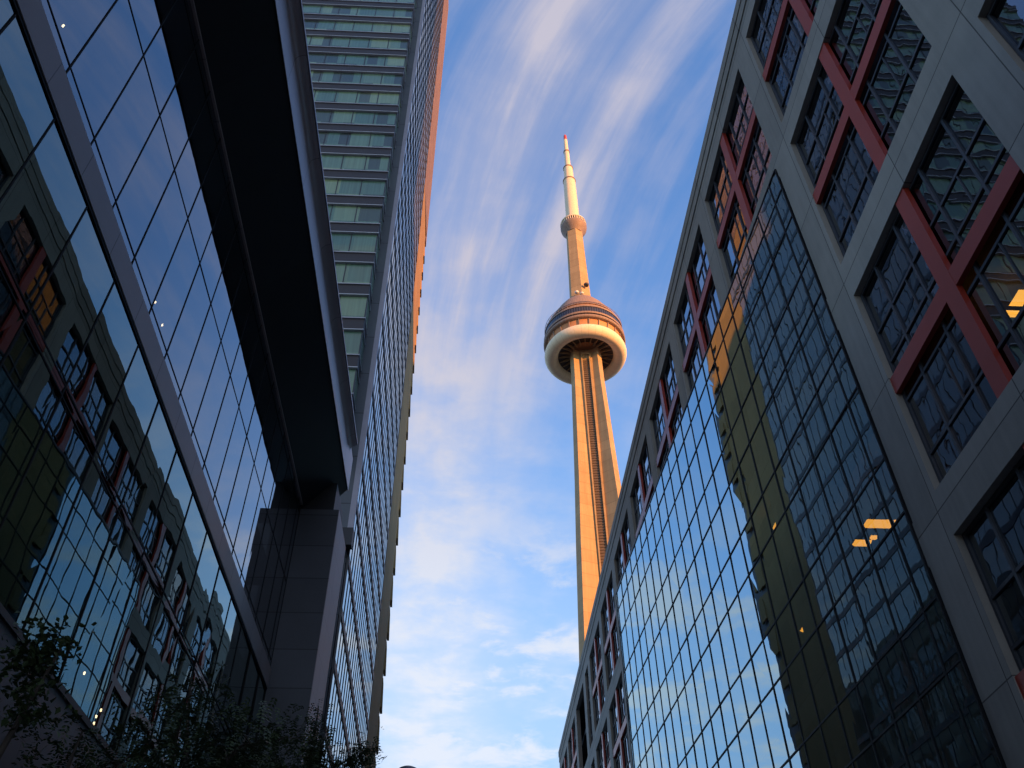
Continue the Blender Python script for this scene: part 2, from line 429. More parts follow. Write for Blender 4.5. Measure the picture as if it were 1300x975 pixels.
class MB:
    def __init__(self):
        self.v = []
        self.f = []

    def quad(self, *p):
        i = len(self.v)
        self.v += [tuple(q) for q in p]
        self.f.append(tuple(range(i, i + len(p))))
        return self

    def box(self, x0, x1, y0, y1, z0, z1):
        i = len(self.v)
        self.v += [(x, y, z) for z in (z0, z1) for y in (y0, y1) for x in (x0, x1)]
        for q in ((0, 2, 3, 1), (4, 5, 7, 6), (0, 1, 5, 4), (2, 6, 7, 3), (0, 4, 6, 2), (1, 3, 7, 5)):
            self.f.append(tuple(i + k for k in q))
        return self

    def obox(self, o, u, w, s0, s1, d0, d1, z0, z1):
        """box in a turned frame: o + u*s + w*d"""
        i = len(self.v)
        for z in (z0, z1):
            for d in (d0, d1):
                for s in (s0, s1):
                    self.v.append((o[0] + u[0] * s + w[0] * d, o[1] + u[1] * s + w[1] * d, z))
        for q in ((0, 2, 3, 1), (4, 5, 7, 6), (0, 1, 5, 4), (2, 6, 7, 3), (0, 4, 6, 2), (1, 3, 7, 5)):
            self.f.append(tuple(i + k for k in q))
        return self

    def prism(self, poly, z0, z1):
        """upright prism over a plan polygon"""
        n = len(poly)
        i = len(self.v)
        self.v += [(p[0], p[1], z0) for p in poly] + [(p[0], p[1], z1) for p in poly]
        for k in range(n):
            j = (k + 1) % n
            self.f.append((i + k, i + j, i + n + j, i + n + k))
        self.f.append(tuple(i + k for k in reversed(range(n))))
        self.f.append(tuple(i + n + k for k in range(n)))
        return self

    def extrude_y(self, prof, y0, y1):
        """profile in x,z swept along y"""
        n = len(prof)
        i = len(self.v)
        self.v += [(p[0], y0, p[1]) for p in prof] + [(p[0], y1, p[1]) for p in prof]
        for k in range(n):
            j = (k + 1) % n
            self.f.append((i + k, i + j, i + n + j, i + n + k))
        self.f.append(tuple(i + k for k in reversed(range(n))))
        self.f.append(tuple(i + n + k for k in range(n)))
        return self

    def loft(self, rings, cap=True):
        n = len(rings[0])
        i = len(self.v)
        for r in rings:
            self.v += [tuple(p) for p in r]
        for a in range(len(rings) - 1):
            for k in range(n):
                j = (k + 1) % n
                self.f.append((i + a * n + k, i + a * n + j, i + (a + 1) * n + j, i + (a + 1) * n + k))
        if cap:
            self.f.append(tuple(i + k for k in reversed(range(n))))
            self.f.append(tuple(i + (len(rings) - 1) * n + k for k in range(n)))
        return self

    def lathe(self, cx, cy, prof, n=64, closed=False):
        i = len(self.v)
        for (r, z) in prof:
            for k in range(n):
                a = 2 * math.pi * k / n
                self.v.append((cx + r * math.cos(a), cy + r * math.sin(a), z))
        m = len(prof)
        for a in range(m if closed else m - 1):
            b = (a + 1) % m
            for k in range(n):
                j = (k + 1) % n
                self.f.append((i + a * n + k, i + a * n + j, i + b * n + j, i + b * n + k))
        if not closed:
            self.f.append(tuple(i + k for k in reversed(range(n))))
            self.f.append(tuple(i + (m - 1) * n + k for k in range(n)))
        return self

    def tube(self, pts, rads, n=7):
        rings = []
        for k, p in enumerate(pts):
            p = Vector(p)
            a = Vector(pts[max(k - 1, 0)])
            b = Vector(pts[min(k + 1, len(pts) - 1)])
            d = (b - a).normalized()
            s = d.cross(Vector((0.31, 0.95, 0.05)))
            if s.length < 1e-3:
                s = d.cross(Vector((1, 0, 0)))
            s.normalize()
            t = d.cross(s)
            rings.append([p + (s * math.cos(2 * math.pi * q / n) + t * math.sin(2 * math.pi * q / n)) * rads[k] for q in range(n)])
        return self.loft(rings)

    def build(self, name, mat, parent=None, org=None, smooth=False, kind=None, dz=EYE):
        """one mesh object; vertices given relative to the eye height, in the street's axes"""
        o0 = Vector(ORG[parent.name]) if parent else Vector(org or (0, 0, 0))
        me = bpy.data.meshes.new(name)
        me.from_pydata([(p[0] - o0.x, p[1] - o0.y, p[2] + dz - o0.z) for p in self.v], [], self.f)
        me.update()
        me.materials.append(mat)
        if smooth:
            bm = bmesh.new()
            bm.from_mesh(me)
            for e in bm.edges:
                if len(e.link_faces) == 2 and e.calc_face_angle(0) > R(32):
                    e.smooth = False
            for f in bm.faces:
                f.smooth = True
            bm.to_mesh(me)
            bm.free()
        ob = bpy.data.objects.new(name, me)
        COL.objects.link(ob)
        if parent:
            ob.parent = parent
        else:
            ob.location = o0
        ORG[ob.name] = tuple(o0)
        if kind:
            ob['kind'] = kind
        return ob


def thing(name, loc, label, cat, group=None):
    o = bpy.data.objects.new(name, None)
    COL.objects.link(o)
    o.location = loc
    o.empty_display_size = 0.5
    ORG[o.name] = tuple(loc)
    o['label'] = label
    o['category'] = cat
    if group:
        o['group'] = group
    return o


def place(src, parent, world_loc, name=None):
    """copy of a part and its sub-parts at another spot on its thing"""
    c = src.copy()
    COL.objects.link(c)
    c.parent = parent
    po = Vector(ORG[parent.name])
    c.location = Vector(world_loc) - po
    ORG[c.name] = tuple(world_loc)
    for ch in list(src.children):
        k = ch.copy()
        COL.objects.link(k)
        k.parent = c
    return c


def structure(name, mb, mat, dz=EYE):
    return mb.build(name, mat, kind='structure', dz=dz)


# ------------------------------------------------------------------ ground
G0 = -EYE
structure('ground', MB().quad((-1500, -1500, G0 - 0.13), (1500, -1500, G0 - 0.13), (1500, 1500, G0 - 0.13), (-1500, 1500, G0 - 0.13)), M['asphalt'])
structure('road', MB().quad((2.2, -160, G0 - 0.126), (9.4, -160, G0 - 0.126), (9.4, 300, G0 - 0.126), (2.2, 300, G0 - 0.126)), M['asphalt'])
structure('pavement', MB().box(-B - 0.2, 2.0, -120, 300, G0 - 0.1255, G0 + 0.0), M['paving'])
structure('pavement', MB().box(9.6, A + 0.2, -120, 300, G0 - 0.1255, G0 + 0.0), M['paving'])
structure('kerb', MB().box(2.0, 2.2, -120, 300, G0 - 0.1255, G0 + 0.004), M['kerb'])
structure('kerb', MB().box(9.4, 9.6, -120, 300, G0 - 0.1255, G0 + 0.004), M['kerb'])
mk = MB()
for k in range(-20, 50):
    mk.quad((5.74, k * 6.0, G0 - 0.122), (5.86, k * 6.0, G0 - 0.122), (5.86, k * 6.0 + 3, G0 - 0.122), (5.74, k * 6.0 + 3, G0 - 0.122))
structure('road_marking', mk, M['paint'])

# ------------------------------------------------------------------ right: grid-front office building
office = thing('office_building', (A, 40, 0), 'pale concrete grid office building with red window crosses and a mirror glass front', 'building')
ROWS = [(4.3, 11.95), (13.3, 20.95), (22.5, 29.9), (31.4, 38.9)]
BAYS = [(10.33 + 9 * k, 17.85 + 9 * k) for k in range(-4, 8)] + [(82.4, 84.9), (86.6, 93.6), (95.2, 102.7), (104.2, 111.7)]
ROOF = 41.5
END, START = 113.2, -41.0
DEP = 0.40
fr = MB()
# horizontal bands run through, piers stand between them
zs = [G0] + [z for r in ROWS for z in r] + [ROOF]
bands = [(G0, ROWS[0][0])] + [(ROWS[i][1], ROWS[i + 1][0]) for i in range(3)] + [(ROWS[3][1], ROOF)]
for z0, z1 in bands[:-1]:
    fr.box(A, A + DEP, START, END, z0, z1)
# the top band has a shallow stepped coping
fr.box(A, A + DEP, START, END, ROWS[3][1], 40.15)
fr.box(A - 0.05, A + DEP, START, END, 40.19, 40.85)
fr.box(A + 0.02, A + DEP, START, END, 40.15, 40.19)
fr.box(A - 0.09, A + DEP, START, END, 40.85, ROOF)
edges = [START] + [e for b in BAYS for e in b] + [END]
for r in ROWS:
    for k in range(0, len(edges), 2):
        fr.box(A, A + DEP, edges[k], edges[k + 1], r[0], r[1])
fr.build('wall', M['concrete'], office)
core = MB()
core.box(A + 5.5, 100, START, END, G0, ROOF - 0.6)
core.box(A + DEP, A + 5.5, START, START + 0.4, G0, ROOF - 0.6)
core.box(A + DEP, A + 5.5, END - 0.4, END, G0, ROOF - 0.6)
core.build('inner_wall', M['inside'], office)
MB().box(A + DEP, 100, START, END, ROOF - 0.6, ROOF - 0.3).build('roof', M['roofing'], office)
# unseen blocks added out of view to cast shade on the hotel tower
MB().box(60, 100, -90, -52, G0, 188).box(60, 100, -52, -11.5, ROOF - 0.3, 80).build('shadow_block', M['concrete'], office)
sl = MB()
for z in [4.0 + 4.57 * k for k in range(8)]:
    sl.box(A + 0.8, A + 5.5, START + 0.4, END - 0.4, z + 0.05, z + 0.5)
sl.build('floor_slab', M['ceiling'], office)

# one bay window with panes; the red cross is a part beside it
W, H = 7.52, 7.6


def bay_window(w, h, rich=True):
    m = MB()
    x0, x1 = A + 0.20, A + 0.32
    vt = 0.045
    cols = [0.06, 1.25, 2.80, 3.76, 4.72, 6.27, w - 0.06] if rich else [0.06, w / 2, w - 0.06]
    zz = [0.05, 1.15, 3.08, 4.6, 5.85, h - 0.05]
    for c in cols:
        m.box(x0, x1, c - vt, c + vt, 0.0, h)
    last = None
    for z in zz:
        for i in range(len(cols) - 1):
            m.box(x0 + 0.01, x1 - 0.01, cols[i] + vt, cols[i + 1] - vt, z - vt, z + vt)
    # narrow operable sashes
    if rich:
        for i in (1, 4):
            m.box(x0 + 0.02, x1 - 0.02, cols[i] + 0.55, cols[i] + 0.59, zz[1] + vt, zz[2] - vt)
            m.box(x0 + 0.02, x1 - 0.02, cols[i] + 0.55, cols[i] + 0.59, zz[3] + vt, zz[4] - vt)
    return m, cols, zz


def pane_mesh(cols, zz, x, jit):
    m = MB()
    for i in range(len(cols) - 1):
        for j in range(len(zz) - 1):
            q = [(x + random.uniform(-jit, jit), cols[i], zz[j]), (x + random.uniform(-jit, jit), cols[i], zz[j + 1]),
                 (x + random.uniform(-jit, jit), cols[i + 1], zz[j + 1]), (x + random.uniform(-jit, jit), cols[i + 1], zz[j])]
            m.quad(*q)
    return m


protos = {}
for (y0, y1) in BAYS:
    for ri, (z0, z1) in enumerate(ROWS):
        if ri < 3 and y0 > 18.5 and y1 < 54.5:
            continue               # behind the glass front
        if (y0, y1) == (86.6, 93.6):
            continue               # open loggia
        key = (round(y1 - y0, 2), round(z1 - z0, 2))
        loc = (A, y0, z0 + EYE)
        if key not in protos:
            mw, cols, zz = bay_window(y1 - y0, z1 - z0, y1 - y0 > 4)
            dx = [(p[0], p[1] + y0, p[2] + z0) for p in mw.v]
            mw.v = dx
            w_ = MB()
            w_.v, w_.f = mw.v, mw.f
            ob = w_.build('window', M['frame'], None, org=loc)
            ob.parent = office
            ob.location = Vector(loc) - Vector(ORG[office.name])
            ORG[ob.name] = loc
            pm = pane_mesh([c + y0 for c in cols], [z + z0 for z in zz], A + 0.26, 0.006)
            pm.build('pane', M['glass_bay'], ob)
            protos[key] = ob
            cr = None
            if y1 - y0 > 4:
                c = MB()
                ym, zm = y0 + 3.72, z0 + 3.68
                c.box(A + 0.03, A + 0.195, ym - 0.28, ym + 0.28, z0 + 0.003, z1 - 0.003)
                c.box(A + 0.036, A + 0.19, y0 + 0.003, ym - 0.28, zm - 0.28, zm + 0.28)
                c.box(A + 0.036, A + 0.19, ym + 0.28, y1 - 0.003, zm - 0.28, zm + 0.28)
                cr = c.build('cross_brace', M['red'], None, org=loc)
                cr.parent = office
                cr.location = Vector(loc) - Vector(ORG[office.name])
                ORG[cr.name] = loc
            protos[(key, 'x')] = cr
        else:
            place(protos[key], office, loc)
            if protos[(key, 'x')] is not None:
                place(protos[(key, 'x')], office, loc)

# the glass front: a wedge that leaves the facade and slants out over the pavement
P0 = (A - 0.07, 1.617 * A)
U = (-0.0519, 0.99865)
N = (-0.99865, -0.0519)        # outwards, to the street
LEN, TOP, FOOT = 34.45, 30.5, 2.1
mul = MB()
cols = [0.0] + [0.80 + 1.515 * k for k in range(23)]
cols = [c for c in cols if c < LEN - 0.3] + [LEN]
hor = [FOOT, 4.9, 6.6, 9.43, 11.13, 13.75, 15.6, 18.45, 20.3, 22.95, 24.8, 27.4, 29.2, TOP]
for c in cols:
    mul.obox(P0, U, N, c - 0.026, c + 0.026, -0.10, 0.0, FOOT, TOP)
for z in hor:
    for i in range(len(cols) - 1):
        mul.obox(P0, U, N, cols[i] + 0.026, cols[i + 1] - 0.026, -0.10, -0.003, z - 0.030, z + 0.030)
front = mul.build('curtain_wall', M['mullion'], office)
cap = MB()
e0 = (P0[0] + U[0] * LEN, P0[1] + U[1] * LEN)
cap.prism([(A - 0.02, P0[1] + 0.1), (e0[0], e0[1]), (A - 0.02, e0[1])], TOP + 0.036, TOP + 0.16)
cap.build('bay_cap', M['frame'], office)
MB().prism([(A - 0.02, P0[1] + 0.1), (e0[0], e0[1]), (A - 0.02, e0[1])], FOOT - 0.25, FOOT - 0.036).build('bay_soffit', M['frame'], office)
rt = MB()
rt.box(e0[0] + 0.04, A - 0.003, e0[1] + 0.036, e0[1] + 0.16, FOOT, TOP)
rt.build('bay_end', M['slab_edge'], office)
panes = []
rest = MB()
for i in range(len(cols) - 1):
    for j in range(len(hor) - 1):
        s0, s1, z0, z1 = cols[i], cols[i + 1], hor[j], hor[j + 1]
        jt = lambda: random.uniform(-0.0065, 0.0065) - 0.03
        q = [(P0[0] + U[0] * s + N[0] * d, P0[1] + U[1] * s + N[1] * d, z) for s, z, d in ((s0, z0, jt()), (s0, z1, jt()), (s1, z1, jt()), (s1, z0, jt()))]
        cen = Vector(q[0]) * 0.5 + Vector(q[2]) * 0.5
        az = math.degrees(math.atan2(cen.x, cen.y))
        score = (s1 - s0) * (z1 - z0) / cen.length_squared * (1 if cen.z / cen.y > 0.42 else 0.1)
        panes.append((score, q))
panes.sort(key=lambda p: -p[0])
for k, (sc, q) in enumerate(panes):
    if k < 100:
        MB().quad(*q).build('glass_pane', M['glass_right'], front)
    else:
        rest.quad(*q)
rest.build('glass_pane', M['glass_right'], front, kind='stuff')
# lit ceiling fixtures inside
for (x, y, z, lx, ly, mt) in [(12.95, 22.6, 15.50, 0.50, 0.22, 'fixture'), (12.75, 23.7, 15.50, 0.28, 0.16, 'fixture'), (13.0, 23.35, 15.50, 0.10, 0.08, 'fixture'),
                             (12.68, 29.5, 15.46, 0.22, 0.22, 'fixture'), (12.72, 29.75, 20.2, 0.22, 0.25, 'fixture'),
                             (14.02, 14.80, 16.87, 0.22, 0.10, 'fixture_pale'), (14.25, 14.38, 17.0, 0.30, 0.28, 'fixture_pale')]:
    b = MB()
    b.loft([[(x - lx, y - ly, z), (x + lx, y - ly, z), (x + lx, y + ly, z), (x - lx, y + ly, z)],
            [(x - lx * 0.86, y - ly * 0.6, z - 0.09), (x + lx * 0.86, y - ly * 0.6, z - 0.09), (x + lx * 0.86, y + ly * 0.6, z - 0.09), (x - lx * 0.86, y + ly * 0.6, z - 0.09)]])
    b.build('ceiling_light', M[mt], office)

# ------------------------------------------------------------------ left: glass building with the black overhang
lobby = thing('glass_building', (-B, 10, 0), 'low dark glass building with a brown metal band and a black overhanging roof edge', 'building')
Y0, Y1 = -8.0, 28.35
YC = 25.9                      # front of the column
SILL, BB, BT, GT = 5.60, 11.26, 11.92, 18.06
MB().box(-B - 0.3, -B + 0.03, Y0, YC, G0, SILL - 0.1).build('plinth', M['plinth'], lobby)
MB().box(-B - 0.2, -B + 0.07, Y0, YC, SILL - 0.1, SILL).build('sill', M['frame'], lobby)
mb = MB().box(-B - 0.1, -B + 0.02, Y0, YC - 0.004, BB + 0.06, BT)
bd = mb.build('metal_band', M['band'], lobby)
MB().box(-B - 0.1, -B + 0.006, Y0, YC - 0.004, BB - 0.01, BB + 0.055).build('band_trim', M['mullion'], lobby)
mu = MB()
upc = [6.48 + 1.183 * k for k in range(-12, 17)]
upc = [c for c in upc if c < YC - 0.3] + [YC]
loc_ = [5.28 + 1.5 * k for k in range(-8, 14)] + [YC]
tr_ = 0.012
for c in upc:
    mu.box(-B - 0.06, -B - 0.008, c - tr_, c + tr_, BT, GT)
for z in (12.18, 14.93, 17.70, GT):
    for i in range(len(upc) - 1):
        mu.box(-B - 0.06, -B - 0.010, upc[i] + tr_, upc[i + 1] - tr_, z - tr_, z + tr_)
for c in loc_:
    mu.box(-B - 0.06, -B - 0.006, c - 0.014, c + 0.014, SILL, BB - 0.01)
for z in (8.66, 8.84):
    for i in range(len(loc_) - 1):
        mu.box(-B - 0.06, -B - 0.009, loc_[i] + 0.014, loc_[i + 1] - 0.014, z - 0.013, z + 0.013)
grid = mu.build('glass_wall', M['mullion'], lobby)
hidden = MB()


def lobby_pane(y0, y1, z0, z1, mat, jit):
    jt = lambda: -B - 0.02 + random.uniform(-jit, jit)
    lean = 0.0175 * (y1 - y0) if (y0 > 21.5 and z1 < BT) else 0.0     # the last low panes sit a degree out of true
    q = [(jt(), y0, z0), (jt() - lean, y1, z0), (jt() - lean, y1, z1), (jt(), y0, z1)]
    if y1 > 4.6:
        MB().quad(*q).build('glass_pane', M[mat], grid)
    else:
        hidden.quad(*q)


for i in range(len(upc) - 1):
    for z0, z1 in ((BT, 14.93), (14.93, GT)):
        lobby_pane(upc[i], upc[i + 1], z0, z1, 'glass_left_up', 0.0022)
for i in range(len(loc_) - 1):
    for z0, z1 in ((SILL, 8.75), (8.75, BB)):
        lobby_pane(loc_[i], loc_[i + 1], z0, z1, 'glass_left', 0.006)
hidden.build('glass_pane', M['glass_left'], grid, kind='stuff')
inn = MB().box(-B - 7, -B - 3.2, Y0, YC, G0, GT + 1)
for z in (8.9, 11.3, 14.9):
    inn.box(-B - 3.2, -B - 0.5, Y0, YC, z - 0.1, z + 0.2)
inn.build('inner_wall', M['inside'], lobby)
# overhang: soffit sloping up to a fascia with a rolled edge
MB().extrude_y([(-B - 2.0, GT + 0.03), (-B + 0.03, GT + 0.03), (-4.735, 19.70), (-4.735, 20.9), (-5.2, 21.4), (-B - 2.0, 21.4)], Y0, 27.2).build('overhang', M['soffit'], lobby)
MB().box(-B - 0.02, -B + 0.035, Y0, YC, GT - 0.04, GT + 0.03).build('head_trim', M['band'], lobby)
pf = [(-4.733, 19.66), (-4.715, 19.66), (-4.715, 20.72)]
for k in range(1, 9):
    a = k / 8 * math.pi / 2
    pf.append((-4.715 + 0.235 * (1 - math.cos(a)), 20.72 + 0.30 * math.sin(a)))
pf += [(-4.48, 21.06), (-4.733, 21.06)]
fa = MB().extrude_y([p for p in pf], Y0, 26.2).extrude_y([(-4.733, 19.66), (-4.715, 19.66), (-4.715, 21.2), (-4.733, 21.2)], 26.2, 27.25)
fa.build('fascia', M['fascia'], lobby, smooth=True)
MB().box(-4.60, -4.44, Y0, 26.2, 21.065, 21.16).build('edge_trim', M['lip'], lobby)
MB().box(-B - 12, -4.62, Y0, 26.2, 21.41, 21.9).build('roof', M['roofing'], lobby)
MB().box(-B - 22, -B - 7, Y0, Y1, G0, 21.4).build('wall', M['hotel_wall'], lobby)
# column
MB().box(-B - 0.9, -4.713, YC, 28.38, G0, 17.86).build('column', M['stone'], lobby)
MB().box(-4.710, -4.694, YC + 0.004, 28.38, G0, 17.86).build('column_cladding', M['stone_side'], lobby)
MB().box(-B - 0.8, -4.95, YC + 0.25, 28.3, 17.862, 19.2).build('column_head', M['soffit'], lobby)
# small lit downlights behind the glass
for (dx, dz, px) in [(-1.0193, 2.0776, 6.5), (-0.5388, 1.0985, 6.4), (-0.5129, 1.0439, 6.35), (-0.448, 0.4517, 6.4), (None, (128, 902), 6.4), (None, (119, 919), 6.4), (None, (122, 910), 6.4)]:
    if dx is None:                     # warm wall lamps low in the lobby
        dx, dz = {128: (-0.4156, 0.4082), 119: (-0.4187, 0.3929), 122: (-0.4186, 0.4009)}[dz[0]]
    y = px / -dx
    x, z = -px, dz * y
    MB().lathe(x, y, [(0.0 + 0.001, z - 0.02), (0.014, z - 0.018), (0.017, z), (0.015, z + 0.03), (0.001, z + 0.035)], 12).build('downlight', M['spot'], lobby)

# ------------------------------------------------------------------ hotel tower behind it
hotel = thing('hotel_tower', (-16, 46, 0), 'tall glazed hotel tower with stacked green windows above the black overhang', 'tower block')
FX, FY, SX = -27.0, 34.5, -5.72
HT = 150.0
floors = [16.85, 19.3, 22.0, 25.3, 27.9, 30.4] + [33.3 + 2.98 * k for k in range(40)]
floors = [z for z in floors if z < HT - 1]
wl = MB()
wl.prism([(FX, 35.75), (-5.97, 35.75), (-5.97, 35.96), (-5.86, 35.96), (-6.375, 56.17), (-6.6, 56.18), (-6.6, 66), (FX, 66)], G0, HT)
wl.build('wall', M['hotel_wall'], hotel)
MB().box(-5.965, SX + 0.03, 35.72, 35.955, 23.4, HT).build('corner_trim', M['corner'], hotel)
MB().box(-6.9, -5.6, 35.3, 35.745, 22.4, 23.35).build('entrance_canopy', M['soffit'], hotel)
# front bays: a spandrel with pale edges, then a row of room windows, floor after floor
BX = -6.46


def front_floor(z0, z1):
    """z0 bottom of spandrel, z1 bottom of the next spandrel"""
    s = MB()
    h = 1.03
    s.box(FX, BX, FY - 0.10, 35.74, z0 + 0.07, z0 + h - 0.07)
    sp = s.build('spandrel', M['spandrel'], hotel)
    e = MB()
    for zz in (z0, z0 + h - 0.07):
        e.box(FX, BX + 0.05, FY - 0.17, FY + 0.02, zz, zz + 0.07)
        e.box(BX - 0.03, BX + 0.05, FY + 0.02, 35.6, zz, zz + 0.07)
    e.build('edge_trim', M['slab_edge'], sp)
    m = MB()
    x = BX - 0.03
    xs = []
    while x > FX:
        xs.append(x)
        x -= 1.62
    for q in xs:
        m.box(q - 0.03, q + 0.03, FY - 0.03, FY + 0.06, z0 + h, z1)
    m.box(FX, BX, FY - 0.02, FY + 0.06, z0 + h, z0 + h + 0.06)
    m.box(BX - 0.05, BX + 0.02, FY + 0.06, 35.7, z0 + h, z0 + h + 0.06)
    wn = m.build('window', M['frame'], hotel)
    p = MB().quad((FX, FY, z0 + h), (BX - 0.02, FY, z0 + h), (BX - 0.02, FY, z1), (FX, FY, z1))
    p.quad((BX - 0.02, FY, z0 + h), (BX - 0.02, 35.74, z0 + h), (BX - 0.02, 35.74, z1), (BX - 0.02, FY, z1))
    p.build('pane', M['curtain'], wn)


ff = [z for z in floors if 26 < z < 100]
for i in range(len(ff) - 1):
    front_floor(ff[i] - 0.3, ff[i + 1] - 0.3)
MB().box(FX, BX, FY + 0.03, 35.74, ff[-1] - 0.3, HT).build('wall', M['hotel_wall'], hotel)
# street side: one ribbon of windows per floor
sf = [2.4, 5.3, 8.2, 11.1, 14.0] + floors
# the side wall runs a degree and a half off the street line
SO, SL, NV = (SX, 35.97), 20.2, 20
SU = (-0.0251, 0.99968)
SN = (0.99968, 0.0251)
for i in range(len(sf) - 1):
    z0, z1 = sf[i], sf[i + 1]
    if z0 > 138:
        break
    m = MB()
    m.obox(SO, SU, SN, 0, SL, -0.12, 0.012, z0 - 0.19, z0 + 0.19)
    for k in range(NV + 1):
        q = 0.03 + (SL - 0.06) * k / NV
        m.obox(SO, SU, SN, q - 0.028, q + 0.028, -0.10, -0.004, z0 + 0.19, z1 - 0.19)
    wn = m.build('window', M['frame'], hotel)
    p = MB()
    for k in range(NV):
        qa, qb = 0.03 + (SL - 0.06) * k / NV, 0.03 + (SL - 0.06) * (k + 1) / NV
        pt = lambda q, z: (SO[0] + SU[0] * q + SN[0] * (-0.03 + random.uniform(-0.004, 0.004)), SO[1] + SU[1] * q, z)
        p.quad(pt(qa, z0 + 0.19), pt(qb, z0 + 0.19), pt(qb, z1 - 0.19), pt(qa, z1 - 0.19))
    p.build('pane', M['glass_side'], wn)
# buff stone fin at the far corner with the little balconies on its edge
MB().prism([(-6.25, 56.2), (-6.40, 64.0), (-6.597, 64.0), (-6.597, 56.2)], G0, 83.4).build('stone_fin', M['fin'], hotel)
MB().box(-6.59, -6.28, 56.2, 64.05, 83.41, 83.7).build('fin_cap', M['pod_dark'], hotel)
MB().box(-6.595, -6.40, 56.2, 65.9, 83.8, HT).build('upper_cladding', M['sunlit'], hotel)
z = 3.0
while z < 82:
    b = MB()
    b.loft([[(-6.43, 63.9, z), (-6.26, 64.02, z), (-6.31, 65.2, z), (-6.5, 65.2, z)], [(-6.43, 63.9, z + 2.3), (-6.37, 64.02, z + 2.3), (-6.42, 65.2, z + 2.3), (-6.5, 65.2, z + 2.3)]])
    b.build('balcony', M['fin'], hotel)
    z += 2.95

# ------------------------------------------------------------------ the concrete observation tower
TD = 335.5
TAZ = R(10.12)
TX, TY = TD * math.sin(TAZ), TD * math.cos(TAZ)
tower = thing('observation_tower', (TX, TY, 0), 'tall concrete observation tower with a round pod and a long needle mast', 'tower')
fd = (-math.sin(TAZ), -math.cos(TAZ))        # from the tower to the camera
rd = (math.cos(TAZ), -math.sin(TAZ))         # to the right as the camera sees it


def tp(a, b, z):
    """a to the right, b towards the camera"""
    return (TX + rd[0] * a + fd[0] * b, TY + rd[1] * a + fd[1] * b, z)


def shaft_ring(z):
    # half the visible width, fitted to the photograph
    pts = [(-1.7, 26.0), (60, 18.6), (160, 13.7), (210, 12.0), (245, 10.6), (310, 8.55), (332, 8.2)]
    hw = pts[-1][1]
    for (za, ha), (zb, hb) in zip(pts, pts[1:]):
        if za <= z <= zb:
            hw = ha + (hb - ha) * (z - za) / (zb - za)
            break
    t = 4.0 + (332 - z) / 332 * 2.6
    Rl = (hw - t * 0.25) / math.sin(R(60))
    ap = 4.3
    ring = []
    for k in range(3):
        th = R(60 + 120 * k)              # legs at 60, 180, 300 degrees from the camera direction
        dx, dy = math.sin(th), math.cos(th)
        nx, ny = math.cos(th), -math.sin(th)
        # inner corner where the core face meets the leg, before and after
        for sgn, order in ((-1, 0), (1, 1)):
            # distance along the leg where it leaves the core face
            s = (ap - 0.5 * math.sqrt(3) * (t / 2)) / 0.5
            inner = (dx * s + nx * sgn * t / 2, dy * s + ny * sgn * t / 2)
            outer = (dx * Rl + nx * sgn * t / 2, dy * Rl + ny * sgn * t / 2)
            if sgn < 0:
                ring += [inner, outer]
            else:
                ring += [outer, inner]
    return [tp(a, b, z) for a, b in ring], t


rings = [shaft_ring(z)[0] for z in (-1.7, 60, 110, 160, 210, 245, 280, 310, 331)]
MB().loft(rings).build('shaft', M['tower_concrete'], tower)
lv = MB()
for k in range(3):
    th = R(120 * k)
    ux, uy = math.cos(th), -math.sin(th)
    wx, wy = math.sin(th), math.cos(th)

    def q(a, d, z):
        return tp(ux * a + wx * d, uy * a + wy * d, z)

    def bx(mb, a0, a1, d0, d1, z0, z1):
        i = len(mb.v)
        for zz in (z0, z1):
            for d in (d0, d1):
                for a in (a0, a1):
                    mb.v.append(q(a, d, zz))
        for f in ((0, 2, 3, 1), (4, 5, 7, 6), (0, 1, 5, 4), (2, 6, 7, 3), (0, 4, 6, 2), (1, 3, 7, 5)):
            mb.f.append(tuple(i + n for n in f))
    lo = MB()
    bx(lo, -1.75, 1.75, 4.305, 4.36, 20, 324)
    z = 22.0
    while z < 323:
        bx(lo, -1.72, 1.72, 4.37, 4.66, z, z + 0.38)
        z += 1.5
    lo.build('louvre', M['louvre'], tower)
    le = MB()
    for s in (-1, 1):
        bx(le, s * 1.76 if s > 0 else -2.45, 2.45 if s > 0 else s * 1.76, 4.305, 5.25, 20, 327)
    bx(le, -2.45, 2.45, 4.305, 5.1, 327.005, 329)
    le.build('shaft_rib', M['tower_concrete'], tower)

MB().lathe(TX, TY, [(8.0, 333.5), (8.6, 332.6), (12.0, 331.6), (15.6, 330.2), (16.5, 332.0), (17.0, 334.4), (8.0, 334.4)], 72).build('pod_underside', M['pod_dark'], tower, smooth=True)
rb = MB()
for k in range(24):
    a = 2 * math.pi * (k + 0.5) / 24
    c, s = math.cos(a), math.sin(a)
    u, w = (-s, c), (c, s)
    rb.obox((TX, TY), w, u, 8.4, 15.6, -0.12, 0.12, 330.4, 332.0)
rb.build('pod_bracket', M['tower_concrete'], tower)
tor = [(18.45 + 3.65 * math.cos(2 * math.pi * k / 28), 330.9 + 3.75 * math.sin(2 * math.pi * k / 28)) for k in range(28)]
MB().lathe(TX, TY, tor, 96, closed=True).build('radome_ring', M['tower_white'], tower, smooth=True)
MB().lathe(TX, TY, [(18.0, 333.0), (19.6, 334.0), (20.4, 338.2), (18.0, 338.2)], 96).build('pod_deck', M['pod_orange'], tower, smooth=True)
st = MB()
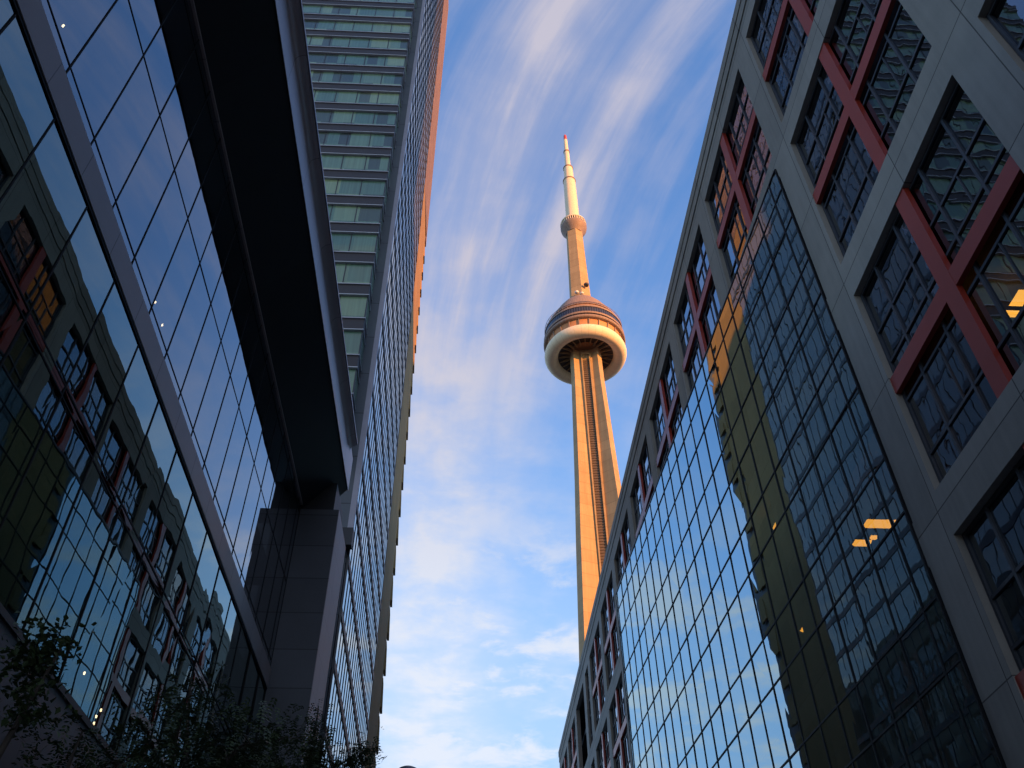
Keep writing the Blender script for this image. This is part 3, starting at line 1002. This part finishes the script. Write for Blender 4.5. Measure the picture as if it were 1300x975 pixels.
for k in range(24):
    a = 2 * math.pi * k / 24
    c, s = math.cos(a), math.sin(a)
    u, w = (-s, c), (c, s)
    i = len(st.v)
    for r0, zz in ((19.75, 333.8), (20.55, 338.2)):
        for r_ in (r0, r0 + 0.45):
            for d in (-0.22, 0.22):
                st.v.append((TX + w[0] * r_ + u[0] * d, TY + w[1] * r_ + u[1] * d, zz))
    for f in ((0, 2, 3, 1), (4, 5, 7, 6), (0, 1, 5, 4), (2, 6, 7, 3), (0, 4, 6, 2), (1, 3, 7, 5)):
        st.f.append(tuple(i + n for n in f))
st.build('pod_strut', M['pod_cladding'], tower)
MB().lathe(TX, TY, [(18.0, 338.21), (21.9, 338.5), (22.3, 339.0), (22.3, 339.9), (21.3, 340.3), (18, 340.3)], 96).build('pod_ledge', M['pod_cladding'], tower, smooth=True)
MB().lathe(TX, TY, [(18.0, 340.31), (21.2, 340.31), (21.3, 341.5), (18, 341.5)], 96).build('pod_window', M['pod_glass'], tower, smooth=True)
MB().lathe(TX, TY, [(18.0, 341.51), (21.9, 341.51), (22.1, 342.6), (21.5, 343.0), (18, 343.0)], 96).build('pod_ledge', M['pod_cladding'], tower, smooth=True)
MB().lathe(TX, TY, [(18.0, 343.01), (21.4, 343.01), (21.2, 347.0), (18, 347.0)], 96).build('pod_window', M['pod_glass'], tower, smooth=True)
MB().lathe(TX, TY, [(18.0, 347.01), (21.5, 347.01), (21.5, 348.3), (20.6, 348.9), (18, 348.9)], 96).build('pod_ledge', M['pod_cladding'], tower, smooth=True)
MB().lathe(TX, TY, [(17.0, 348.91), (20.2, 348.91), (19.9, 350.6), (17, 350.6)], 96).build('pod_deck', M['pod_orange'], tower, smooth=True)
MB().lathe(TX, TY, [(16.0, 353.71), (19.0, 353.71), (18.3, 354.6), (17.9, 354.7), (16.6, 358.6), (15.9, 358.9), (13.9, 363.5), (11.0, 368.0), (8.0, 371.5), (6.0, 372.5)], 96).build('pod_roof', M['pod_cladding'], tower, smooth=True)
MB().lathe(TX, TY, [(16.0, 350.61), (20.4, 350.61), (20.2, 351.6), (16.0, 351.6)], 96).build('pod_ledge', M['pod_cladding'], tower, smooth=True)
MB().lathe(TX, TY, [(16.0, 351.61), (19.5, 351.61), (19.0, 353.7), (16.0, 353.7)], 96).build('pod_window', M['pod_glass'], tower, smooth=True)
rl = MB()
for z_, r_ in ((349.9, 21.35), (350.6, 21.3)):
    rl.lathe(TX, TY, [(r_, z_), (r_ + 0.12, z_), (r_ + 0.12, z_ + 0.12), (r_, z_ + 0.12)], 96, closed=True)
for k in range(48):
    a = 2 * math.pi * k / 48
    w = (math.cos(a), math.sin(a))
    rl.obox((TX, TY), w, (-w[1], w[0]), 21.33, 21.43, -0.05, 0.05, 348.3, 350.6)
rl.build('pod_railing', M['pod_cladding'], tower)


def hexring(r, z, rot=0.0):
    return [tp(r * math.sin(R(60 * k + rot)), r * math.cos(R(60 * k + rot)), z) for k in range(6)]


MB().loft([hexring(6.6, 366, 12), hexring(5.75, 405, 12), hexring(5.2, 441, 12)]).build('upper_shaft', M['tower_concrete'], tower)
MB().lathe(TX, TY, [(5.0, 437.0), (6.4, 439.5), (7.9, 441.5), (8.2, 443.2), (8.2, 444.0), (5, 444.0)], 48).build('upper_pod', M['pod_cladding'], tower, smooth=True)
MB().lathe(TX, TY, [(5, 444.01), (7.6, 444.01), (7.6, 446.6), (5, 446.6)], 48).build('upper_pod_window', M['pod_glass'], tower, smooth=True)
uf = MB()
for k in range(36):
    a = 2 * math.pi * k / 36
    w = (math.cos(a), math.sin(a))
    uf.obox((TX, TY), w, (-w[1], w[0]), 7.6, 8.15, -0.28, 0.28, 444.02, 446.6)
uf.build('upper_pod_rib', M['mast'], tower)
MB().lathe(TX, TY, [(4, 446.61), (8.25, 446.61), (8.0, 447.8), (6.0, 449.0), (4, 449.4)], 48).build('upper_pod_roof', M['mast'], tower, smooth=True)
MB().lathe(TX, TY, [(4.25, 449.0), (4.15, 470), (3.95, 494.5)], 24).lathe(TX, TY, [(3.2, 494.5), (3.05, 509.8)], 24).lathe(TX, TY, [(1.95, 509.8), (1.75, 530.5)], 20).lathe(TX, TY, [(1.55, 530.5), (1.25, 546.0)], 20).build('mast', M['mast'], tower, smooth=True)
co = MB()
for z_, r_ in ((494.4, 4.3), (509.6, 3.4), (530.2, 2.15)):
    co.lathe(TX, TY, [(r_, z_), (r_, z_ + 0.9)], 24)
co.build('mast_collar', M['pod_cladding'], tower, smooth=True)
MB().lathe(TX, TY, [(1.2, 546.01), (1.05, 551.5), (0.3, 553.3)], 16).build('mast_tip', M['mast_red'], tower, smooth=True)
for (a, b, z_, r_, m_) in [(4.2, 6.3, 381.5, 1.5, 'pod_dark'), (-1.6, 7.0, 375.0, 1.2, 'dish'), (1.2, 7.2, 373.5, 1.1, 'dish'), (6.4, 2.0, 373.0, 1.3, 'dish'), (7.2, 2.0, 368.5, 1.5, 'pod_dark')]:
    p = tp(a, b, z_)
    MB().lathe(p[0], p[1], [(r_ * 0.3, z_ - r_ * 0.7), (r_ * 0.9, z_ - r_ * 0.4), (r_, z_ + r_ * 0.3), (r_ * 0.6, z_ + r_ * 0.7)], 14).build('antenna_dish', M[m_], tower, smooth=True)
ar = MB()
ar.tube([tp(1.2, 5.2, 380.0), tp(4.2, 6.3, 381.0)], [0.35, 0.3], 6)
ar.tube([tp(1.4, 5.6, 373.0), tp(1.4, 5.6, 381.0)], [0.4, 0.4], 6)
ar.build('dish_arm', M['pod_orange'], tower)


# ------------------------------------------------------------------ street lamp
lx, ly = -0.94, 15.0
lamp = thing('street_lamp', (lx, ly, 0), 'grey domed street lamp head just showing at the bottom edge below the sky', 'street lamp')
lh = 5.24
MB().lathe(lx, ly, [(0.09, G0), (0.09, G0 + 0.5), (0.05, G0 + 0.7), (0.04, lh - 0.42)], 16).build('post', M['lampmetal'], lamp, smooth=True)
dome = [(0.225, lh - 0.20), (0.245, lh - 0.17)] + [(0.235 * math.cos(R(a)), lh - 0.17 + 0.17 * math.sin(R(a))) for a in (8, 20, 35, 50, 65, 80)]
MB().lathe(lx, ly, [(0.04, lh - 0.21)] + dome + [(0.01, lh + 0.001)], 32).build('lamp_hood', M['lampmetal'], lamp, smooth=True)
MB().lathe(lx, ly, [(0.04, lh - 0.42), (0.12, lh - 0.37), (0.18, lh - 0.28), (0.20, lh - 0.212)], 24).build('lamp_bowl', M['lampglass'], lamp, smooth=True)


# ------------------------------------------------------------------ street trees
def tree(name, x, y, top, rad, crown_h, mat, label, kind, n, seed):
    rnd = random.Random(seed)
    root = thing(name, (x, y, 0), label, 'tree', 'street trees along the left pavement')
    tb = MB()
    zc = top - crown_h                      # bottom of crown
    zs_ = [G0, G0 + 0.5, (G0 + zc) / 2, zc, zc + crown_h * 0.45, top - crown_h * 0.12]
    pts = [(x + rnd.uniform(-0.05, 0.05) * k, y + rnd.uniform(-0.05, 0.05) * k, z) for k, z in enumerate(zs_)]
    tb.tube(pts, [0.15, 0.12, 0.105, 0.09, 0.05, 0.012], 9)
    tips = []
    for k in range(16):
        t0 = rnd.uniform(0.0, 0.75)
        z0 = zc - 0.3 + t0 * crown_h * 0.8
        az = k * 2.4 + rnd.uniform(-0.4, 0.4)
        L = rad * rnd.uniform(0.75, 1.12) * (1.0 - 0.45 * max(0, t0 - 0.35))
        rise = rnd.uniform(0.35, 0.95) * L
        a = Vector((x, y, z0))
        p1 = a + Vector((math.cos(az) * L * 0.45, math.sin(az) * L * 0.45, rise * 0.6))
        p2 = a + Vector((math.cos(az + 0.15) * L * 0.8, math.sin(az + 0.15) * L * 0.8, rise * 0.9))
        p3 = a + Vector((math.cos(az + 0.1) * L, math.sin(az + 0.1) * L, rise * 0.85))
        tb.tube([a, p1, p2, p3], [0.045, 0.032, 0.018, 0.006], 6)
        tips += [(p1, 0.30), (p1.lerp(p2, 0.5), 0.36), (p2, 0.42), (p2.lerp(p3, 0.5), 0.42), (p3, 0.40)]
        for j in range(3):
            b = p1.lerp(p3, rnd.uniform(0.1, 0.9))
            e = b + Vector((rnd.uniform(-1, 1), rnd.uniform(-1, 1), rnd.uniform(-0.2, 0.8))) * rad * 0.36
            tb.tube([b, b.lerp(e, 0.5) + Vector((0, 0, 0.06)), e], [0.016, 0.010, 0.004], 5)
            tips += [(b.lerp(e, 0.6), 0.30), (e, 0.34)]
    for k in range(4):
        tips.append((Vector((x + rnd.uniform(-0.3, 0.3), y + rnd.uniform(-0.3, 0.3), top - crown_h * rnd.uniform(0.05, 0.3))), 0.4))
    tb.build('trunk', M['bark'], root, smooth=True)
    lf = MB()
    for i in range(n):
        c, sp = rnd.choice(tips)
        p = c + Vector((rnd.gauss(0, 1), rnd.gauss(0, 1), rnd.gauss(0, 0.85))) * sp * rad * 0.42
        if kind == 'fine':
            # a drooping pinnate leaf: paired leaflets on a stalk
            d = Vector((rnd.uniform(-1, 1), rnd.uniform(-1, 1), rnd.uniform(-0.9, 0.3))).normalized()
            s = d.cross(Vector((rnd.uniform(-0.4, 0.4), rnd.uniform(-0.4, 0.4), 1))).normalized()
            u = s.cross(d)
            for q in range(6):
                o = p + d * (0.040 * q) - Vector((0, 0, 0.004 * q * q))
                for sg in (-1, 1):
                    e = (s * sg * 0.8 + d * 0.55 + u * rnd.uniform(-0.3, 0.3)).normalized()
                    L_ = rnd.uniform(0.055, 0.085)
                    wv = e.cross(u).normalized() * L_ * 0.22
                    lf.quad(o, o + e * L_ * 0.5 + wv, o + e * L_, o + e * L_ * 0.5 - wv)
        else:
            d = Vector((rnd.uniform(-1, 1), rnd.uniform(-1, 1), rnd.uniform(-0.9, 0.5))).normalized()
            s = d.cross(Vector((rnd.uniform(-0.6, 0.6), rnd.uniform(-0.6, 0.6), 1))).normalized()
            L_ = rnd.uniform(0.055, 0.095)
            wv = s * L_ * 0.34
            u = s.cross(d) * L_ * 0.10
            lf.quad(p, p + d * L_ * 0.4 + wv + u, p + d * L_, p + d * L_ * 0.4 - wv + u)
    lf.build('crown', M[mat], root)
    return root


tree('street_tree', -4.12, 8.0, 4.4, 0.8, 4.6, 'leaf_broad', 'dense broad-leaved street tree at the far left, dark against the plinth', 'broad', 42000, 3)
tree('street_tree', -4.05, 13.2, 6.35, 1.75, 3.9, 'leaf_fine', 'feathery fine-leaved tree in front of the low glass panes, left of the column', 'fine', 2300, 11)
tree('street_tree', -3.0, 18.4, 8.1, 1.0, 3.7, 'leaf_fine', 'slender feathery tree in front of the dark column and the hotel side', 'fine', 2600, 23)
tree('street_tree', -4.8, 11.2, 4.6, 0.9, 2.8, 'leaf_fine', 'sparse low feathery tree between the dense tree and the taller feathery one', 'fine', 1400, 31)
